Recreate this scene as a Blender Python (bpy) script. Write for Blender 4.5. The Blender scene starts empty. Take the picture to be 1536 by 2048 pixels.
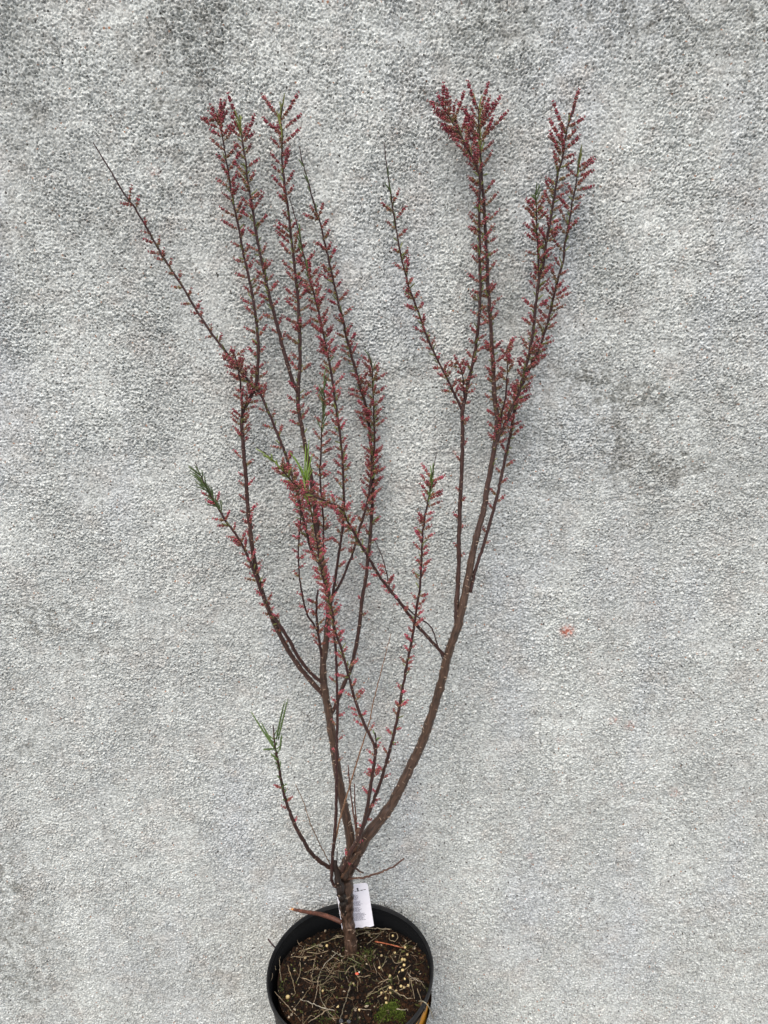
import bpy, math, random
import numpy as np
from mathutils import Vector, Matrix

rng = np.random.default_rng(7)
random.seed(7)
S = bpy.context.scene
COL = S.collection

# ------------------------------------------------------------------ camera
FPX = 1479.0                      # focal length in pixels of the 1536x2048 photograph
PITCH = math.radians(16.36)
CAM = np.array([0.0, 0.0, 1.17])
cam_d = bpy.data.cameras.new("camera"); cam = bpy.data.objects.new("camera", cam_d); COL.objects.link(cam)
cam.location = CAM; cam.rotation_euler = (math.radians(90) - PITCH, 0, 0)
cam_d.sensor_fit = 'VERTICAL'; cam_d.sensor_height = 36.0; cam_d.lens = 36.0 * FPX / 2048
cam_d.clip_start = 0.02; cam_d.clip_end = 200
S.camera = cam

# ------------------------------------------------------------------ light
SUN_EL, SUN_AZ = math.radians(60), math.radians(-16)   # azimuth measured from -Y (behind the camera) towards -X
sdir = np.array([-math.cos(SUN_EL) * math.sin(-SUN_AZ), -math.cos(SUN_EL) * math.cos(SUN_AZ), math.sin(SUN_EL)])
w = bpy.data.worlds.new("World"); S.world = w; w.use_nodes = True
nt = w.node_tree; bg = nt.nodes["Background"]
sky = nt.nodes.new("ShaderNodeTexSky"); sky.sky_type = 'NISHITA'; sky.sun_disc = False
sky.sun_elevation = SUN_EL; sky.sun_rotation = math.atan2(sdir[0], sdir[1])
sky.dust_density = 5.0; sky.ozone_density = 0.6; sky.air_density = 1.0
nt.links.new(sky.outputs[0], bg.inputs[0]); bg.inputs[1].default_value = 0.125
sun_d = bpy.data.lights.new("sun", 'SUN'); sun = bpy.data.objects.new("sun", sun_d); COL.objects.link(sun)
sun_d.energy = 1.3; sun_d.angle = math.radians(58); sun_d.color = (1.0, 0.985, 0.95)
sun.rotation_euler = Vector(-sdir).to_track_quat('-Z', 'Y').to_euler()
S.view_settings.view_transform = 'Standard'; S.view_settings.look = 'None'
S.view_settings.gamma = 1; S.view_settings.use_curve_mapping = False
S.view_settings.exposure = 0.70

# ------------------------------------------------------------------ helpers
_f = np.array([0, math.cos(PITCH), -math.sin(PITCH)]); _u = np.array([0, math.sin(PITCH), math.cos(PITCH)])
def ray(px, py):
    return _f + np.array([1., 0, 0]) * (px - 768) / FPX + _u * (1024 - py) / FPX
def at_y(px, py, Y):
    d = ray(px, py); return CAM + d * (Y / d[1])
def at_z(px, py, Z):
    d = ray(px, py); return CAM + d * ((Z - CAM[2]) / d[2])
def mpp(p):                       # metres per photograph pixel at point p
    return float(np.dot(np.asarray(p) - CAM, _f)) / FPX

def tag(o, label=None, cat=None, group=None, kind=None):
    for k, v in (('label', label), ('category', cat), ('group', group), ('kind', kind)):
        if v: o[k] = v
    return o

def link(name, me, parent=None):
    o = bpy.data.objects.new(name, me); COL.objects.link(o)
    if parent is not None: o.parent = parent
    return o

def empty(name, loc):
    o = bpy.data.objects.new(name, None); COL.objects.link(o); o.location = loc; o.empty_display_size = 0.05
    return o

class Geo:
    """collects geometry (world coordinates) for ONE mesh object"""
    def __init__(self):
        self.v = []; self.f = []; self.m = []; self.c = []; self.k = []; self.n = 0
    def add(self, v, f, mat=0, col=(1, 1, 1), bark=None):
        v = np.asarray(v, float); n = len(v)
        self.v.append(v); self.f += [tuple(i + self.n for i in q) for q in f]; self.m += [mat] * len(f)
        c = np.asarray(col, float)
        self.c.append(np.tile(c, (n, 1)) if c.ndim == 1 else c)
        self.k.append(np.zeros((n, 3)) if bark is None else bark)
        self.n += n
    def build(self, name, mats, parent=None, smooth=True, origin=None):
        me = bpy.data.meshes.new(name)
        v = np.concatenate(self.v)
        o = np.zeros(3) if origin is None else np.asarray(origin, float)
        if parent is not None and origin is None: o = np.array(world_loc(parent))
        me.from_pydata((v - o).tolist(), [], self.f)
        c = np.ones((len(v), 4)); c[:, :3] = np.concatenate(self.c)
        a = me.color_attributes.new("tint", 'FLOAT_COLOR', 'POINT'); a.data.foreach_set("color", c.ravel())
        b = me.attributes.new("bark", 'FLOAT_VECTOR', 'POINT'); b.data.foreach_set("vector", np.concatenate(self.k).ravel())
        for m in (mats if isinstance(mats, (list, tuple)) else [mats]): me.materials.append(m)
        me.polygons.foreach_set("material_index", self.m)
        if smooth: me.polygons.foreach_set("use_smooth", [True] * len(me.polygons))
        me.update()
        ob = link(name, me, parent)
        if parent is None: ob.location = o
        return ob
def world_loc(o):
    p = Vector((0, 0, 0))
    while o is not None:
        p += o.location; o = o.parent
    return p

def spline(pts, step):
    """Catmull-Rom through pts (n,d), resampled about every step"""
    P = np.asarray(pts, float)
    if len(P) == 2: P = np.array([P[0], (P[0] + P[1]) / 2, P[1]])
    E = np.vstack([2 * P[0] - P[1], P, 2 * P[-1] - P[-2]])
    out = []
    for i in range(1, len(E) - 2):
        a, b, c, d = E[i - 1], E[i], E[i + 1], E[i + 2]
        n = max(2, int(np.linalg.norm((c - b)[:3]) / step))
        for t in np.arange(n) / n:
            out.append(.5 * ((2 * b) + (c - a) * t + (2 * a - 5 * b + 4 * c - d) * t * t + (3 * b - a - 3 * c + d) * t ** 3))
    out.append(E[-2]); return np.array(out)

def frames(C):
    T = np.gradient(C, axis=0); T /= np.linalg.norm(T, axis=1)[:, None] + 1e-12
    ref = np.array([0, 1., 0]) if abs(T[0][1]) < .9 else np.array([1., 0, 0])
    N = []; n = ref - T[0] * np.dot(ref, T[0]); n /= np.linalg.norm(n)
    for t in T:
        n = n - t * np.dot(n, t); n /= np.linalg.norm(n) + 1e-12; N.append(n)
    N = np.array(N); return T, N, np.cross(T, N)

def tube(g, C, R, sides=8, mat=0, col=(1, 1, 1), cap=True, len0=0.0):
    C = np.asarray(C, float); R = np.broadcast_to(np.asarray(R, float), (len(C),))
    T, N, B = frames(C); n = len(C)
    a = np.arange(sides) * 2 * math.pi / sides
    ring = C[:, None] + R[:, None, None] * (np.cos(a)[None, :, None] * N[:, None] + np.sin(a)[None, :, None] * B[:, None])
    L = np.concatenate([[0], np.cumsum(np.linalg.norm(np.diff(C, axis=0), axis=1))]) + len0
    bk = np.stack([np.tile(np.cos(a), (n, 1)), np.tile(np.sin(a), (n, 1)), np.tile(L[:, None], (1, sides))], 2).reshape(-1, 3)
    v = ring.reshape(-1, 3); f = []
    for i in range(n - 1):
        for j in range(sides):
            k = (j + 1) % sides
            f.append((i * sides + j, i * sides + k, (i + 1) * sides + k, (i + 1) * sides + j))
    if cap:
        v = np.vstack([v, C[0] - T[0] * R[0] * .3, C[-1] + T[-1] * R[-1] * .6]); bk = np.vstack([bk, bk[0], bk[-1]])
        q = len(v)
        for j in range(sides):
            k = (j + 1) % sides
            f.append((k, j, q - 2)); f.append(((n - 1) * sides + j, (n - 1) * sides + k, q - 1))
    c = np.asarray(col, float)
    if c.ndim == 2:
        c = np.repeat(c, sides, axis=0)
        if cap: c = np.vstack([c, c[0], c[-1]])
    g.add(v, f, mat, c, bk)

PHI = (1 + 5 ** .5) / 2
ICO = np.array([(-1, PHI, 0), (1, PHI, 0), (-1, -PHI, 0), (1, -PHI, 0), (0, -1, PHI), (0, 1, PHI), (0, -1, -PHI), (0, 1, -PHI), (PHI, 0, -1), (PHI, 0, 1), (-PHI, 0, -1), (-PHI, 0, 1)]) / math.sqrt(1 + PHI * PHI)
ICF = [(0, 11, 5), (0, 5, 1), (0, 1, 7), (0, 7, 10), (0, 10, 11), (1, 5, 9), (5, 11, 4), (11, 10, 2), (10, 7, 6), (7, 1, 8), (3, 9, 4), (3, 4, 2), (3, 2, 6), (3, 6, 8), (3, 8, 9), (4, 9, 5), (2, 4, 11), (6, 2, 10), (8, 6, 7), (9, 8, 1)]
def ico_sub(v, f):
    v = [tuple(p) for p in v]; out = []; cache = {}
    def mid(a, b):
        k = (min(a, b), max(a, b))
        if k not in cache:
            m = (np.array(v[a]) + np.array(v[b])) / 2; m /= np.linalg.norm(m); v.append(tuple(m)); cache[k] = len(v) - 1
        return cache[k]
    for a, b, c in f:
        x, y, z = mid(a, b), mid(b, c), mid(c, a)
        out += [(a, x, z), (b, y, x), (c, z, y), (x, y, z)]
    return np.array(v), out
IC2 = ico_sub(ICO, ICF)
IC3 = ico_sub(*IC2)

# ------------------------------------------------------------------ materials
def mat(name, rough=.6, spec=.4):
    m = bpy.data.materials.new(name); m.use_nodes = True
    b = m.node_tree.nodes["Principled BSDF"]; b.inputs["Roughness"].default_value = rough
    b.inputs["Specular IOR Level"].default_value = spec
    return m, m.node_tree, b
def N(t, typ, **kw):
    n = t.nodes.new(typ)
    for k, v in kw.items():
        if k in n.inputs.keys(): n.inputs[k].default_value = v
        else: setattr(n, k, v)
    return n
def mixc(t, a, b, fac, mode='MIX'):
    n = t.nodes.new("ShaderNodeMix"); n.data_type = 'RGBA'; n.blend_type = mode
    for i, x in ((6, a), (7, b), (0, fac)):
        if hasattr(x, 'is_linked') or isinstance(x, bpy.types.NodeSocket): t.links.new(x, n.inputs[i])
        else: n.inputs[i].default_value = x if i == 0 else (*x, 1)
    return n.outputs[2]
def ramp(t, src, p0, p1, c0=(0, 0, 0), c1=(1, 1, 1)):
    r = t.nodes.new("ShaderNodeValToRGB"); r.color_ramp.elements[0].position = p0; r.color_ramp.elements[1].position = p1
    r.color_ramp.elements[0].color = (*c0, 1); r.color_ramp.elements[1].color = (*c1, 1)
    t.links.new(src, r.inputs[0]); return r.outputs[0]
def noise(t, vec, scale, detail=3, rough=.55):
    n = t.nodes.new("ShaderNodeTexNoise"); n.inputs["Scale"].default_value = scale
    n.inputs["Detail"].default_value = detail; n.inputs["Roughness"].default_value = rough
    t.links.new(vec, n.inputs["Vector"]); return n.outputs[0]
def bump(t, b, h, strength, dist):
    n = t.nodes.new("ShaderNodeBump"); n.inputs["Strength"].default_value = strength; n.inputs["Distance"].default_value = dist
    t.links.new(h, n.inputs["Height"]); t.links.new(n.outputs[0], b.inputs["Normal"])

# wall
M_WALL, t, b = mat("cement_render", .9, .25)
tc = N(t, "ShaderNodeTexCoord").outputs["Object"]
st = N(t, "ShaderNodeAttribute", attribute_name="stain")
sep = N(t, "ShaderNodeSeparateColor"); t.links.new(st.outputs["Color"], sep.inputs[0])
dark, warm, rust = sep.outputs[0], sep.outputs[1], sep.outputs[2]
mpv = N(t, 'ShaderNodeVectorMath', operation='MULTIPLY'); mpv.inputs[1].default_value = (1, 1, .32); t.links.new(tc, mpv.inputs[0])
base = mixc(t, (.465, .49, .475), (.555, .585, .565), ramp(t, noise(t, mpv.outputs[0], 11, 5), .38, .66))
base = mixc(t, base, (.485, .515, .522), ramp(t, noise(t, mpv.outputs[0], 7.3, 3), .5, .68))
base = mixc(t, base, (.475, .47, .445), warm)
v1 = N(t, "ShaderNodeTexVoronoi", Scale=520.0); t.links.new(tc, v1.inputs["Vector"])
vs = N(t, "ShaderNodeSeparateColor"); t.links.new(v1.outputs["Color"], vs.inputs[0])
grain = ramp(t, vs.outputs[0], 0.0, 1.0, (.55, .55, .55), (1.28, 1.28, 1.28))
base = mixc(t, base, grain, 1.0, 'MULTIPLY')
base = mixc(t, base, (.055, .05, .045), ramp(t, vs.outputs[1], .988, .994))          # dark sand grains
base = mixc(t, base, (.33, .17, .10), ramp(t, vs.outputs[2], .994, .998))            # brown grains
base = mixc(t, base, (.15, .155, .14), dark)
base = mixc(t, base, (.50, .10, .035), rust)
t.links.new(base, b.inputs["Base Color"])
bump(t, b, noise(t, tc, 700, 3, .6), .55, .0012)

# bark
M_BARK, t, b = mat("bark", .42, .5)
bk = N(t, "ShaderNodeAttribute", attribute_name="bark"); tn = N(t, "ShaderNodeAttribute", attribute_name="tint")
mp = N(t, "ShaderNodeVectorMath", operation='MULTIPLY'); mp.inputs[1].default_value = (1.1, 1.1, 260); t.links.new(bk.outputs["Vector"], mp.inputs[0])
mp2 = N(t, "ShaderNodeVectorMath", operation='MULTIPLY'); mp2.inputs[1].default_value = (3.2, 3.2, 70); t.links.new(bk.outputs["Vector"], mp2.inputs[0])
nz = noise(t, mp.outputs[0], 1.0, 2); nl = noise(t, mp2.outputs[0], 1.0, 3)
c = mixc(t, tn.outputs["Color"], ramp(t, nl, .3, .7, (.40, .42, .45), (1.75, 1.6, 1.45)), 1.0, 'MULTIPLY')
c = mixc(t, c, (.22, .15, .11), ramp(t, nz, .69, .75))
t.links.new(c, b.inputs["Base Color"]); t.links.new(ramp(t, nl, .35, .7, (.30,) * 3, (.62,) * 3), b.inputs['Roughness']); bump(t, b, nl, .8, .0022)

def tint_mat(name, rough, spec, nscale=900, amp=(.7, 1.3), bmp=.3, sss=0):
    m, t, b = mat(name, rough, spec)
    tc = N(t, "ShaderNodeTexCoord").outputs["Object"]; tn = N(t, "ShaderNodeAttribute", attribute_name="tint")
    n = noise(t, tc, nscale, 3)
    c = mixc(t, tn.outputs["Color"], ramp(t, n, .3, .7, (amp[0],) * 3, (amp[1],) * 3), 1.0, 'MULTIPLY')
    t.links.new(c, b.inputs["Base Color"]); bump(t, b, n, bmp, .0006)
    return m
M_BUD = tint_mat("flower_bud", .28, .6, 1500)
M_LEAF = tint_mat("green_leaf", .5, .4, 1500)
M_SCAR = tint_mat("leaf_scar", .8, .2)
M_STRAW = tint_mat("dry_straw", .75, .25, 400, (.5, 1.4))
M_WOOD = tint_mat("twig_wood", .6, .35, 350, (.5, 1.5))
M_PEL = tint_mat("pellet_coating", .35, .5, 300, (.85, 1.12), .15)
M_MOSS = tint_mat("moss", .8, .2, 500)
M_CRUMB = tint_mat("bark_crumb", .8, .12, 500, (.5, 1.5), .8)

M_SOIL, t, b = mat("potting_soil", .8, .15)
tc = N(t, "ShaderNodeTexCoord").outputs["Object"]
c = mixc(t, (.005, .004, .003), (.040, .017, .007), ramp(t, noise(t, tc, 38, 5), .42, .72))
c = mixc(t, c, (.055, .065, .02), ramp(t, noise(t, tc, 28, 5, .7), .60, .70))
c = mixc(t, c, (.14, .09, .05), ramp(t, noise(t, tc, 420, 2), .68, .74))
t.links.new(c, b.inputs["Base Color"]); bump(t, b, noise(t, tc, 260, 5, .7), 1.0, .004)

M_POT, t, b = mat("black_plastic", .42, .42)
tc = N(t, "ShaderNodeTexCoord").outputs["Object"]
t.links.new(mixc(t, (.004, .0045, .005), (.012, .013, .014), ramp(t, noise(t, tc, 45, 5), .4, .75)), b.inputs["Base Color"])
t.links.new(ramp(t, noise(t, tc, 90, 4), .3, .7, (.42,) * 3, (.75,) * 3), b.inputs["Roughness"])
bump(t, b, noise(t, tc, 350, 3), .25, .0008)
M_INNER, t, b = mat("matt_black_plastic", .9, .06); b.inputs["Base Color"].default_value = (.0045, .005, .0055, 1)
M_BAND, t, b = mat("printed_orange_band", .5, .4)
tc = N(t, "ShaderNodeTexCoord").outputs["Object"]
t.links.new(mixc(t, (.60, .26, .012), (.04, .025, .01), ramp(t, noise(t, tc, 30, 2), .58, .62)), b.inputs["Base Color"])
M_CARD, t, b = mat("white_card", .4, .5)
tc = N(t, "ShaderNodeTexCoord").outputs["Object"]
c = mixc(t, (.80, .80, .86), (.68, .68, .74), ramp(t, noise(t, tc, 60, 4), .55, .8))
t.links.new(c, b.inputs["Base Color"])
M_INK, t, b = mat("print_ink", .6, .2); b.inputs["Base Color"].default_value = (.02, .02, .03, 1)
M_GREYINK, t, b = mat("grey_print_ink", .6, .2); b.inputs["Base Color"].default_value = (.16, .16, .21, 1)
M_GROUND, t, b = mat("paving", .85, .3)
tc = N(t, "ShaderNodeTexCoord").outputs["Object"]
c = mixc(t, (.20, .195, .185), (.32, .31, .29), ramp(t, noise(t, tc, 14, 6, .65), .35, .65))
c = mixc(t, c, (.10, .10, .09), ramp(t, noise(t, tc, 350, 2), .62, .7))
t.links.new(c, b.inputs["Base Color"]); bump(t, b, noise(t, tc, 260, 4), .6, .003)

# ------------------------------------------------------------------ wall (real relief) and ground
WALL_Y = 0.93
def make_wall():
    n = 2048; px = 0.0011                       # periodic relief tile, 2.25 m
    r = np.random.default_rng(3)
    fx = np.fft.rfftfreq(n, px)[None, :]; fz = np.fft.fftfreq(n, px)[:, None]
    def band(l0, l1, ex=1.0, seed=None, soft=.35):
        g = np.random.default_rng(seed).standard_normal((n, n))
        q = np.sqrt((fx * ex) ** 2 + fz ** 2) + 1e-9
        lo, hi = 1 / l1, 1 / l0; c = math.sqrt(lo * hi); s = math.log(hi / lo) / 2 + soft * .3
        a = np.fft.irfft2(np.fft.rfft2(g) * np.exp(-.5 * (np.log(q / c) / s) ** 2), (n, n))
        return a / a.std()
    g0 = band(.0021, .0032, 1.05, 10); g1 = band(.0030, .0048, 1.15, 11, .9); g2 = band(.0085, .014, 1.4, 12, 1.0); g3 = band(.035, .08, 1.3, 13); gl = band(.12, .35, 1, 14)
    rough = np.clip(1 + .20 * gl + .14 * g3, .4, 1.7)
    gr = .62 * g1 + .56 * g0 + .24 * g2; gr = np.where(gr > -.45, .62 * (gr + .45), 1.75 * (gr + .45))
    h = .00150 * rough * np.clip(gr, -2.8, 2.0) + .00028 * g3 + .0003 * gl
    def axis(lo, hi, flo, fhi, fine, coarse):
        a = list(np.arange(flo, fhi, fine)); x = flo; s = fine; left = []
        while x > lo: s = min(s * 1.25, coarse); x -= s; left.append(x)
        x = a[-1]; s = fine; right = []
        while x < hi: s = min(s * 1.25, coarse); x += s; right.append(x)
        return np.array(left[::-1] + a + right)
    X = axis(-2.2, 2.2, -.68, .68, .00098, .012); Z = axis(-.03, 2.5, -.02, 1.54, .00098, .012)
    def samp(A, x, z):
        u = (x / px) % n; v = (z / px) % n; i = u.astype(int) % n; j = v.astype(int) % n; du = (u - u.astype(int))[None, :]; dv = (v - v.astype(int))[:, None]
        i2 = (i + 1) % n; j2 = (j + 1) % n
        return (A[np.ix_(j, i)] * (1 - du) + A[np.ix_(j, i2)] * du) * (1 - dv) + (A[np.ix_(j2, i)] * (1 - du) + A[np.ix_(j2, i2)] * du) * dv
    H = samp(h, X, Z)
    XX, ZZ = np.meshgrid(X, Z); nx, nz = len(X), len(Z)
    V = np.stack([XX, WALL_Y - H, ZZ], 2).reshape(-1, 3).astype(np.float32)
    # stains: dirt blotches with broken edges; r = grime, g = warm/ochre, b = rust spot
    m1 = samp(band(.02, .06, 1, 21), X, Z); m2 = samp(band(.005, .012, 1, 22), X, Z); m3 = samp(band(.1, .3, 1.2, 23), X, Z)
    D = np.zeros_like(XX)
    def blot(x, y, rx, ry, s):
        nonlocal D
        c = at_y(x, y, WALL_Y); k = WALL_Y / ray(x, y)[1] / FPX
        q = ((XX - c[0]) / (rx * k)) ** 2 + ((ZZ - c[2]) / (ry * k)) ** 2
        D += .72 * s * np.exp(-q)
    for a in [(400, 60, 130, 90, .5), (300, 130, 45, 60, .25), (1000, 40, 260, 60, .28), (1350, 50, 240, 60, .40), (1490, 170, 70, 150, .25), (40, 180, 60, 220, .40), (30, 480, 60, 160, .28),
              (330, 230, 60, 90, .35), (430, 400, 200, 120, .15), (330, 520, 50, 25, .45), (200, 470, 40, 80, .2), (1270, 790, 85, 28, 1.15), (1345, 935, 65, 28, 1.1), (1180, 752, 50, 18, .75), (1235, 895, 26, 55, 1.05), (1310, 850, 40, 30, .5), (1200, 900, 200, 220, .2), (1440, 900, 110, 170, .15),
              (80, 1230, 80, 45, .6), (180, 1300, 80, 40, .25), (40, 1500, 80, 200, .25), (25, 1780, 60, 110, .8), (30, 1950, 90, 90, .8), (380, 1950, 150, 90, .22), (1420, 1900, 150, 130, .25), (900, 130, 130, 60, .3),
              (1130, 1640, 300, 160, .12), (500, 900, 60, 50, .12), (1440, 1330, 90, 60, .18), (1000, 620, 40, 30, .3), (1230, 560, 60, 30, .15), (250, 1420, 60, 160, .15)]:
        blot(*a)
    dark = np.clip(D * np.clip(.9 + .62 * m1 + .2 * m3, 0, 3) * np.clip(1 + .75 * m2, .05, 2.4), 0, 1.2) * .62 + np.clip(.04 * m3 + .04 * m1 - .03, 0, .2)
    dark = np.clip(dark, 0, .85)
    warmv = np.clip(.20 * samp(band(.08, .3, 1, 24), X, Z) + .12 * m1, 0, .8)
    oc = samp(band(.010, .02, 1, 25), X, Z); warmv = np.clip(warmv + np.clip(oc - 2.4, 0, 1) * .9, 0, 1)
    c = at_y(1134, 1262, WALL_Y); q = ((XX - c[0]) / .0075) ** 2 + ((ZZ - c[2]) / .0065) ** 2
    rust = np.clip(np.exp(-q) * (.85 + .45 * m2), 0, .75)
    for (x, y, s) in [(1230, 1440, .3), (1260, 1450, .3), (1240, 1570, .25), (1350, 1585, .35), (1120, 1480, .15), (1060, 1710, .25), (865, 690, .3), (910, 905, .2), (310, 345, .2)]:
        c = at_y(x, y, WALL_Y); q = ((XX - c[0]) / .007) ** 2 + ((ZZ - c[2]) / .006) ** 2
        rust = np.maximum(rust, np.clip(np.exp(-q) * s * .4 * (1 + 1.2 * m2), 0, .3))
    idx = np.arange(nx * nz).reshape(nz, nx)
    F = np.stack([idx[:-1, :-1], idx[:-1, 1:], idx[1:, 1:], idx[1:, :-1]], 2).reshape(-1, 4).astype(np.int32)
    me = bpy.data.meshes.new("wall"); me.vertices.add(len(V)); me.vertices.foreach_set("co", V.ravel())
    me.loops.add(F.size); me.loops.foreach_set("vertex_index", F.ravel())
    me.polygons.add(len(F)); me.polygons.foreach_set("loop_start", np.arange(0, F.size, 4, dtype=np.int32))
    me.polygons.foreach_set("use_smooth", np.ones(len(F), bool))
    me.update(calc_edges=True)
    C = np.stack([dark, warmv, rust, np.ones_like(dark)], 2).reshape(-1).astype(np.float32)
    a = me.color_attributes.new("stain", 'FLOAT_COLOR', 'POINT'); a.data.foreach_set("color", C)
    me.materials.append(M_WALL)
    o = link("wall", me)
    tag(o, "rough grey cement rendered wall with dark damp stains filling the background", "wall")
    # the body of the wall behind the render coat
    g = Geo(); x0, x1, y0, y1, z0, z1 = -2.2, 2.2, WALL_Y + .012, WALL_Y + .24, 0.0, 2.5
    g.add([(x, y, z) for x in (x0, x1) for y in (y0, y1) for z in (z0, z1)], [(0, 1, 3, 2), (4, 6, 7, 5), (0, 4, 5, 1), (2, 3, 7, 6), (1, 5, 7, 3), (0, 2, 6, 4)])
    g.build("wall_core", M_WALL, o, smooth=False)
make_wall()

g = Geo(); ng = 40; xs = np.linspace(-12, 12, ng + 1); ys = np.linspace(-22, 2, ng + 1)
g.add([(x, y, 0) for y in ys for x in xs], [(j * (ng + 1) + i, j * (ng + 1) + i + 1, (j + 1) * (ng + 1) + i + 1, (j + 1) * (ng + 1) + i) for j in range(ng) for i in range(ng)])
tag(g.build("ground", M_GROUND), kind="structure")

# ------------------------------------------------------------------ pot
PC = np.array([-.0405, .808]); RIM = .275; RR = .115; SOILZ = RIM - .014
TILT = math.radians(-1.3)
def lathe(prof, n=96):
    v = []; f = []
    a = np.arange(n) * 2 * math.pi / n
    for r, z in prof: v += [(r * math.cos(x), r * math.sin(x), z) for x in a]
    for i in range(len(prof) - 1):
        for j in range(n):
            k = (j + 1) % n; f.append((i * n + j, i * n + k, (i + 1) * n + k, (i + 1) * n + j))
    return np.array(v), f
pot = empty("plant_pot", (PC[0], PC[1], 0))
tag(pot, "round black plastic nursery pot full of soil at the foot of the wall", "pot")
R_ = Matrix.Rotation(TILT, 3, 'Y')
def potgeo(prof, name, m, parent, wob=0.0):
    v, f = lathe(prof)
    if wob:
        an = np.arctan2(v[:, 1], v[:, 0]); v[:, 2] += wob * np.sin(3 * an + 1) ; v[:, :2] *= (1 + .006 * np.sin(2 * an + .6))[:, None]
    v = v @ np.array(R_).T
    v[:, 2] = np.maximum(v[:, 2], .001)
    g = Geo(); g.add(v + np.array([PC[0], PC[1], 0]), f); return g.build(name, m, parent)
body = [(.0, .004), (.088, .004), (.0895, .010), (.1020, .150), (.1108, RIM - .020), (.1116, RIM - .014), (.1122, RIM - .010)]
inner = [(.1112, RIM - .005), (.1084, RIM - .03), (.104, RIM - .06), (.086, .012), (.0, .012)]
pw = potgeo(body + inner, "pot_wall", M_POT, pot, .0008)
pw.data.materials.append(M_INNER)
for p_ in pw.data.polygons:
    if p_.index // 96 >= len(body): p_.material_index = 1
rim = potgeo([(.1112, RIM - .005), (.1128, RIM - .001), (.1135, RIM), (.1146, RIM - .0003), (.1153, RIM - .002), (.1150, RIM - .009), (.1125, RIM - .0105), (.1105, RIM - .0100)], "rim", M_POT, pot, .0008)
band_ = potgeo([(.1055, .195), (.1103, RIM - .0235)], "printed_band", M_BAND, pot)
for v in band_.data.vertices: v.co.x *= 1.005; v.co.y *= 1.005

# ------------------------------------------------------------------ soil
def in_pot(p, r): return math.hypot(p[0] - PC[0], p[1] - PC[1]) < r
def vnoise(x, y, s, seed):
    r = np.random.default_rng(seed); ph = r.uniform(0, 6.28, 8); an = r.uniform(0, 3.14, 8); fq = s * r.uniform(.6, 1.6, 8)
    return sum(np.sin(fq[i] * (x * math.cos(an[i]) + y * math.sin(an[i])) + ph[i]) for i in range(8)) / 3
def soil_h(x, y):
    x = np.asarray(x, float); y = np.asarray(y, float)
    d = np.hypot(x - PC[0], y - PC[1])
    tx = x - TB[0]; ty = y - TB[1]
    return SOILZ + .0025 * vnoise(x, y, 90, 1) + .0014 * vnoise(x, y, 260, 2) + .0008 * vnoise(x, y, 800, 3) - .004 * np.clip((d - .09) / .02, 0, 1) - .024 * np.clip((y - PC[1] - .015) / .09, 0, 1) ** 1.4 + .007 * np.exp(-(tx ** 2 + ty ** 2) / .0007) - TILT * (x - PC[0])
TB = at_z(703, 1906, SOILZ + .006)
v = []; f = []; nr, na = 60, 200
for i in range(nr + 1):
    r = .1074 * i / nr
    for j in range(na):
        a = j * 2 * math.pi / na; v.append((PC[0] + r * math.cos(a), PC[1] + r * math.sin(a), 0))
v = np.array(v); v[:, 2] = soil_h(v[:, 0], v[:, 1]) + rng.normal(0, .0005, len(v))
for i in range(nr):
    for j in range(na):
        k = (j + 1) % na; f.append((i * na + j, i * na + k, (i + 1) * na + k, (i + 1) * na + j))
g = Geo(); g.add(v, f)
# solid body of soil down into the pot
lv, lf = lathe([(.1074, SOILZ - .030), (.1035, SOILZ - .05), (.0, SOILZ - .05)]); g.add(lv + np.array([PC[0], PC[1], 0]), lf)
tag(g.build("potting_soil", M_SOIL, origin=(PC[0], PC[1], SOILZ)), "dark damp potting soil filling the black pot", "soil", kind="stuff")
# crumbs
g = Geo()
for i in range(8000):
    r = .106 * math.sqrt(random.random()); a = random.random() * 6.283
    x, y = PC[0] + r * math.cos(a), PC[1] + r * math.sin(a)
    s = abs(random.gauss(0, .0008)) + .0004
    sc = np.array([s * random.uniform(.7, 2.2), s * random.uniform(.6, 1.2), s * random.uniform(.4, .9)])
    Q = np.array(Matrix.Rotation(random.random() * 6.28, 3, 'Z') @ Matrix.Rotation(random.gauss(0, .5), 3, 'X'))
    vv = (ICO * (1 + rng.normal(0, .18, (12, 1))) * sc) @ Q.T + np.array([x, y, float(soil_h(x, y)) + s * .2])
    k = random.random()
    c = (.006, .004, .003) if k < .62 else (.024, .011, .005) if k < .88 else (.06, .034, .018) if k < .95 else (.06, .065, .02) if k < .975 else (.30, .25, .18)
    g.add(vv, ICF, 0, np.array(c) * random.uniform(.6, 1.4))
tag(g.build("bark_crumbs", M_CRUMB, smooth=False, origin=(PC[0], PC[1], SOILZ)), "brown bark crumbs and grit strewn over the potting soil", "mulch", kind="stuff")
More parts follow.
